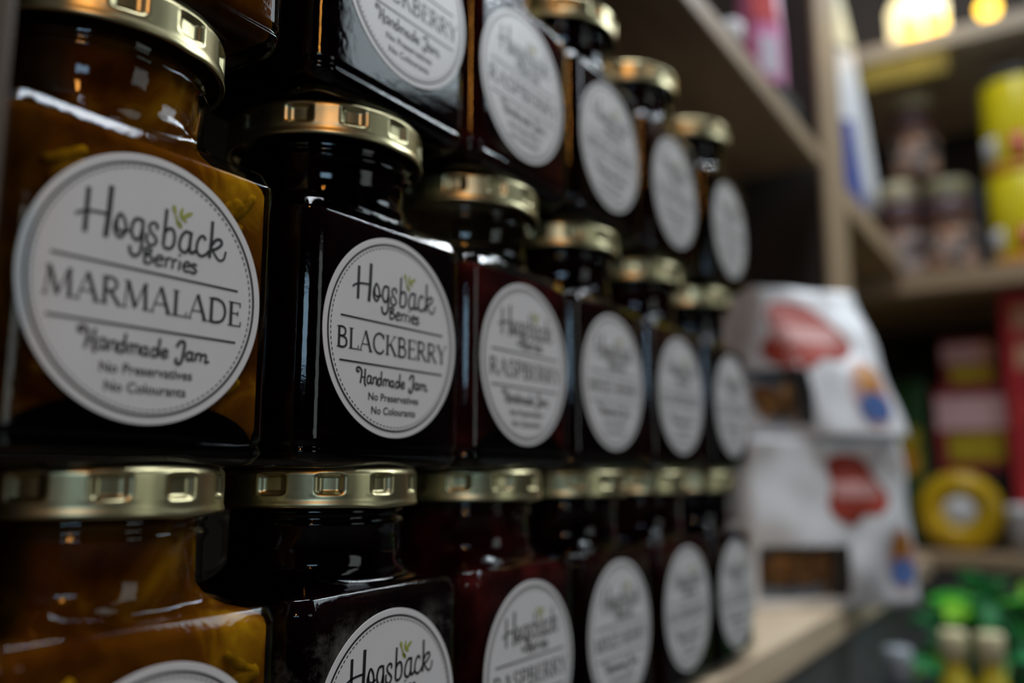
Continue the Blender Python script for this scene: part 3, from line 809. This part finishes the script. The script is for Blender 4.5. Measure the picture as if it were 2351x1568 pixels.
# ---------------------------------------------------------------- goods on the far right shelves
def spread_jar(label, y, z, r, h, x=1.205, lid=M_CREAM, accent=M_PEACH):
    t = tag(empty('spread_jar', (x, y, z)), label, 'jar', 'small jars on the far shelf')
    lathe('jar_body', [(r*0.86, 0), (r*0.95, 0.003), (r, 0.010), (r, h*0.70), (r*0.94, h*0.78), (r*0.82, h*0.84)], M_BROWN, t)
    lathe('label_band', [(r*1.005, h*0.06), (r*1.015, h*0.07), (r*1.015, h*0.46), (r*1.005, h*0.47)], accent, t)
    lathe('neck_band', [(r*1.003, h*0.60), (r*1.01, h*0.61), (r*0.96, h*0.78), (r*0.92, h*0.785)], M_NAVY, t)
    lathe('lid', [(r*0.86, h*0.82), (r*0.93, h*0.83), (r*0.93, h*0.97), (r*0.88, h), (0.002, h)], lid, t)
    return t
M_PATCHY = jam('patchy_label', [(0.36, (0.06, 0.03, 0.02)), (0.46, (0.45, 0.40, 0.38)), (0.56, (0.66, 0.36, 0.22)), (0.66, (0.10, 0.05, 0.03))], 26.0)
M_PATCHB = jam('patchy_label_pale', [(0.36, (0.08, 0.05, 0.05)), (0.48, (0.55, 0.50, 0.48)), (0.60, (0.50, 0.28, 0.20)), (0.70, (0.12, 0.08, 0.07))], 24.0)
M_LIDPALE = plain('pale_lid', (0.40, 0.38, 0.24), 0.4)
spread_jar('brown filled jar with peach label, right one of the lower pair on the far shelf', -0.043, 0.2468, 0.029, 0.122, 1.200, M_LIDPALE, M_PATCHY)
spread_jar('brown filled jar with pale label, left one of the lower pair on the far shelf', 0.014, 0.2468, 0.026, 0.130, 1.205, M_CREAM, M_PATCHB)
spread_jar('brown filled jar stacked on top of the lower pair on the far shelf', -0.008, 0.3772, 0.028, 0.120, 1.207, M_LIDPALE, M_PATCHY)
t = tag(empty('slate_carton', (1.27, -0.065, 0.2468)), 'dark slate blue carton between small jars and yellow tins', 'carton')
box('carton_body', -0.025, 0.025, -0.032, 0.030, 0, 0.130, M_SLATE, t)
def yellow_tin(label, z, h, cap):
    t = tag(empty('yellow_tin', (1.205, -0.128, z)), label, 'tin', 'yellow tins on the far shelf')
    r = 0.040
    lathe('tin_body', [(r*0.97, 0), (r, 0.002), (r, h-0.002), (r*0.97, h)], M_YEL, t)
    def wrap(name, a0, a1, z0, z1, mat):
        V, F = [], []
        for k in range(13):
            a = R(a0 + (a1-a0)*k/12)
            for rr in (r*1.003, r*1.02):
                for zz in (z0, z1): V.append((rr*math.cos(a), rr*math.sin(a), zz))
        for k in range(12):
            b = k*4; c = b+4
            F += [(b+2, b+3, c+3, c+2), (b+1, b, c, c+1), (b, b+2, c+2, c), (b+3, b+1, c+1, c+3)]
        F += [(0, 1, 3, 2), (50, 51, 49, 48)]
        obj(name, mesh_data(name, V, F, mat, True), t)
    wrap('white_patch', 108, 140, h*0.14, h*0.42, M_WHITE)
    wrap('red_patch', 168, 190, h*0.12, h*0.40, M_RED)
    wrap('orange_patch', 118, 232, h*0.02, h*0.10, M_ORANGE)
    if cap:
        lathe('tin_cap', [(r*0.95, h), (r*1.0, h+0.001), (r*0.98, h+0.009), (r*0.9, h+0.012)], M_SLATE, t)
yellow_tin('bright yellow tin, lower one of the stacked pair at right edge', 0.2468, 0.113, False)
yellow_tin('bright yellow tin with dark cap, upper one of the stacked pair', 0.3600, 0.122, True)

t = tag(empty('red_carton', (1.22, -0.135, -0.0923)), 'tall red carton with pale printed patches at the right edge', 'carton')
box('carton_body', -0.035, 0.035, -0.045, 0.045, 0, 0.312, plain('red_carton_card', (0.46, 0.025, 0.032), 0.4, vary=0.2, scale=25), t)
for z0, z1, m in ((0.262, 0.292, M_PEACH), (0.215, 0.245, M_PEACH), (0.150, 0.178, M_RED), (0.050, 0.085, M_RED)):
    obj('printed_patch', box_mesh('printed_patch', -0.0362, -0.0351, -0.040, 0.032, z0, z1, m, 0.0003), t)
t = tag(empty('black_carton', (1.262, -0.035, -0.0923)), 'black carton under the red and pink packets on the far shelf', 'carton')
box('carton_body', -0.040, 0.040, -0.045, 0.040, 0, 0.095, M_BLACK, t)
M_PINKPALE = plain('pale_pink_print', (0.86, 0.56, 0.60), 0.4, vary=0.1)
M_OLIVE = plain('olive_yellow_print', (0.50, 0.38, 0.015), 0.5, vary=0.3)
M_DARKRED = plain('dark_red_print', (0.32, 0.03, 0.04), 0.5, vary=0.2)
def sweets(label, x, y, z, w, h):
    t = tag(empty('sweet_packet', (x, y, z), R(90)), label, 'packet', 'red sweet packets on the far shelf')
    box('packet_body', -w/2, w/2, -0.020, 0.020, 0, h, M_DARKRED, t, 0.004)
    box('pale_band', -w*0.46, w*0.46, 0.0201, 0.0215, h*0.50, h*0.90, M_PINKPALE, t, 0.0004)
    box('yellow_band', -w*0.40, w*0.34, 0.0201, 0.0212, h*0.12, h*0.46, M_OLIVE, t, 0.0004)
sweets('red packet with wide pink band, lower of two on the black carton', 1.245, -0.048, 0.0030, 0.086, 0.104)
sweets('small red packet with pink band, upper of two on the black carton', 1.245, -0.050, 0.1072, 0.066, 0.062)
t = tag(empty('green_yellow_packet', (1.24, 0.028, -0.0923), R(70)), 'green and yellow packet half hidden behind the upper white bag', 'packet')
pouch('packet_body', 0.052, 0.215, 0.034, M_GREEN, t)
box('yellow_panel', -0.022, 0.020, 0.0150, 0.0168, 0.090, 0.150, M_OLIVE, t, 0.0004)
box('orange_panel', -0.016, 0.012, 0.0168, 0.0180, 0.095, 0.120, M_ORANGE, t, 0.0004)
# ring-shaped yellow pack standing on edge
t = tag(empty('yellow_ring_pack', (1.185, -0.031, -0.0922)), 'yellow ring shaped pack with white centre standing on far shelf', 'packet')
def ring_mesh(Ro, Ri, th, n=48, m=14):
    rc, rt = (Ro+Ri)/2, (Ro-Ri)/2
    V, F = [], []
    for i in range(n):
        a = 2*math.pi*i/n
        for j in range(m):
            b = 2*math.pi*j/m
            rr = rc + rt*math.cos(b)
            V.append((th*math.sin(b), rr*math.cos(a), rr*math.sin(a) + Ro))
    for i in range(n):
        for j in range(m):
            F.append((i*m+j, ((i+1) % n)*m+j, ((i+1) % n)*m+(j+1) % m, i*m+(j+1) % m))
    return V, F
M_RINGY = plain('ring_yellow', (0.70, 0.44, 0.010), 0.35, vary=0.35, scale=22)
obj('ring_body', mesh_data('ring_body', *ring_mesh(0.0475, 0.016, 0.012), M_RINGY, True), t)
lathe('white_centre', [(0.002, -0.004), (0.0165, -0.004), (0.0175, -0.002), (0.0175, 0.003), (0.002, 0.004)], M_WHITE, t, (-0.004, 0, 0.0475), 32, (0, R(90), 0))
t = tag(empty('white_pot', (1.176, -0.094, -0.0925)), 'small pale pot between the yellow ring pack and red carton', 'pot')
lathe('pot_body', [(0.010, 0), (0.0125, 0.002), (0.0135, 0.040), (0.0125, 0.043)], plain('pot_grey', (0.36, 0.33, 0.33), 0.4), t)
lathe('pot_lid', [(0.0125, 0.0425), (0.0142, 0.044), (0.0142, 0.053), (0.012, 0.056), (0.002, 0.0565)], M_WHITE, t)

# lit lantern and yellow bulbs on the lit board
M_GLOW = emit('lantern_glow', (1.0, 0.86, 0.50), 1.6)
M_BULB = emit('bulb_glow', (1.0, 0.62, 0.06), 4.0)
t = tag(empty('glowing_lantern', (1.22, -0.022, 0.5562)), 'glowing cream lantern on the top right shelf', 'lantern')
lathe('lantern_base', [(0.036, 0), (0.038, 0.002), (0.038, 0.010), (0.034, 0.012)], M_ORANGE, t, n=32)
lathe('lantern_shade', [(0.032, 0.0125), (0.036, 0.018), (0.037, 0.070), (0.030, 0.084), (0.010, 0.088)], M_GLOW, t, n=32)
lathe('lantern_cap', [(0.016, 0.088), (0.018, 0.090), (0.010, 0.100), (0.003, 0.104)], M_ORANGE, t, n=32)
def bulb(label, x, y):
    t = tag(empty('light_bulb', (x, y, 0.5562)), label, 'light bulb', 'yellow bulbs on the top right shelf')
    lathe('bulb_socket', [(0.006, 0), (0.0065, 0.001), (0.0065, 0.007), (0.005, 0.008)], M_ORANGE, t, n=24)
    lathe('bulb_glass', [(0.005, 0.008), (0.009, 0.012), (0.0125, 0.020), (0.0125, 0.025), (0.009, 0.032), (0.002, 0.035)], M_BULB, t, n=24)
bulb('yellow glowing bulb in front of the cream lantern, left of two', 1.170, -0.018)
bulb('yellow glowing bulb in front of the cream lantern, right of two', 1.170, -0.048)
bulb('yellow glowing bulb standing alone near top right corner', 1.172, -0.108)
d = bpy.data.lights.new('lantern_light', 'POINT'); d.energy = 0.10; d.color = (1.0, 0.70, 0.22); d.shadow_soft_size = 0.02
lo = bpy.data.objects.new('lantern_light', d); COL.objects.link(lo); lo.location = (1.13, -0.02, 0.60)

# ---------------------------------------------------------------- plant and small bottles low at the right
M_LEAVES = [plain('leaf_green_%d' % k, c, 0.38, vary=0.25, scale=40) for k, c in enumerate(((0.015, 0.16, 0.035), (0.04, 0.38, 0.03), (0.04, 0.30, 0.10), (0.20, 0.50, 0.02)))]
pl = tag(empty('green_plant', (0.945, -0.085, -0.330)), 'bushy bright green plant behind the small bottles at lower right', 'plant')
lathe('plant_pot', [(0.038, 0), (0.042, 0.004), (0.048, 0.060), (0.050, 0.062), (0.050, 0.070), (0.044, 0.070)], M_BLACK, pl)
def leaf_me(k):
    L, w = 0.046, 0.024
    V, F = [], []
    for i in range(7):
        tt = i/6
        h = w/2*math.sin(math.pi*min(0.98, tt*0.93+0.05))
        zc = -0.010*tt*tt
        V += [(L*tt, -h, zc+0.002), (L*tt, 0, zc-0.001), (L*tt, h, zc+0.002)]
    n = len(V)
    V += [(x, y, z-0.0006) for x, y, z in V]
    for i in range(6):
        for c in (0, 1):
            a = i*3+c
            F.append((a, a+3, a+4, a+1)); F.append((n+a, n+a+1, n+a+4, n+a+3))
        F.append((i*3, n+i*3, n+i*3+3, i*3+3)); F.append((i*3+2, i*3+5, n+i*3+5, n+i*3+2))
    return mesh_data('leaf', V, F, M_LEAVES[k], True)
LM = [leaf_me(k) for k in range(4)]
rnd = random.Random(5)
for k in range(9):
    a = k*2.4
    V, F = [], []
    p0 = Vector((0.012*math.cos(a), 0.012*math.sin(a), 0.066)); p1 = Vector((0.07*math.cos(a)*rnd.uniform(0.4, 1), 0.07*math.sin(a)*rnd.uniform(0.4, 1), 0.190+0.02*rnd.random()))
    rg = []
    for i in range(6):
        tt = i/5; c = p0.lerp(p1, tt)
        rg.append([(c.x+0.0016*math.cos(2*math.pi*q/6), c.y+0.0016*math.sin(2*math.pi*q/6), c.z) for q in range(6)])
    obj('stem', mesh_data('stem', *loft(rg), M_LEAVES[0], True), pl)
n_leaf = 0
while n_leaf < 220:
    a = rnd.uniform(0, 6.283); rr = 0.090*math.sqrt(rnd.random()); zz = rnd.uniform(0.075, 0.216) - 0.35*max(0, rr-0.06)
    ra, rb, rc = rnd.uniform(-0.7, 0.7), rnd.uniform(-0.9, 0.5), a + rnd.uniform(-0.8, 0.8)
    bx, by = rr*math.cos(a), rr*math.sin(a)
    tx, ty = bx + 0.05*math.cos(rc), by + 0.05*math.sin(rc)
    kind = rnd.choice((0, 1, 1, 2, 2, 3))
    if max(by, ty) > 0.088 or min(bx, tx) < -0.105 or max(bx, tx) > 0.200: continue      # keep clear of panels and bottles
    obj('leaf', LM[kind], pl, (bx, by, zz), (ra, rb, rc))
    n_leaf += 1
M_CORK = plain('cream_cap', (0.90, 0.82, 0.50), 0.5, vary=0.08)
M_OIL = plain('yellow_oil', (0.75, 0.60, 0.04), 0.25, vary=0.2)
def oil_bottle(label, x, y, ztop):
    zb = -0.330
    h = ztop - zb
    t = tag(empty('oil_bottle', (x, y, zb)), label, 'bottle', 'small capped bottles at lower right')
    lathe('bottle_body', [(0.0110, 0), (0.0124, 0.003), (0.0124, h-0.048), (0.0112, h-0.040), (0.0080, h-0.033), (0.0075, h-0.021)], M_OIL, t)
    lathe('paper_label', [(0.0125, 0.020), (0.0127, 0.021), (0.0127, h-0.053), (0.0125, h-0.052)], M_WHITE, t)
    lathe('cap', [(0.0085, h-0.023), (0.0100, h-0.022), (0.0102, h-0.003), (0.0092, h-0.001), (0.002, h)], M_CORK, t)
oil_bottle('small yellow bottle with cream cap at lower right, left of the pair', 0.800, -0.0577, -0.1245)
oil_bottle('small yellow bottle with cream cap at lower right, right of the pair', 0.800, -0.0840, -0.1240)
t = tag(empty('grey_capped_bottle', (0.800, -0.0155, -0.330)), 'bottle with grey cap beside the green plant at bottom edge', 'bottle')
lathe('bottle_body', [(0.0120, 0), (0.0135, 0.003), (0.0135, 0.125), (0.0115, 0.138), (0.0095, 0.145), (0.0090, 0.162)], M_SLATE, t)
lathe('cap', [(0.0095, 0.160), (0.0112, 0.161), (0.0112, 0.184), (0.0100, 0.187), (0.002, 0.1875)], plain('grey_cap', (0.48, 0.54, 0.60), 0.35), t)
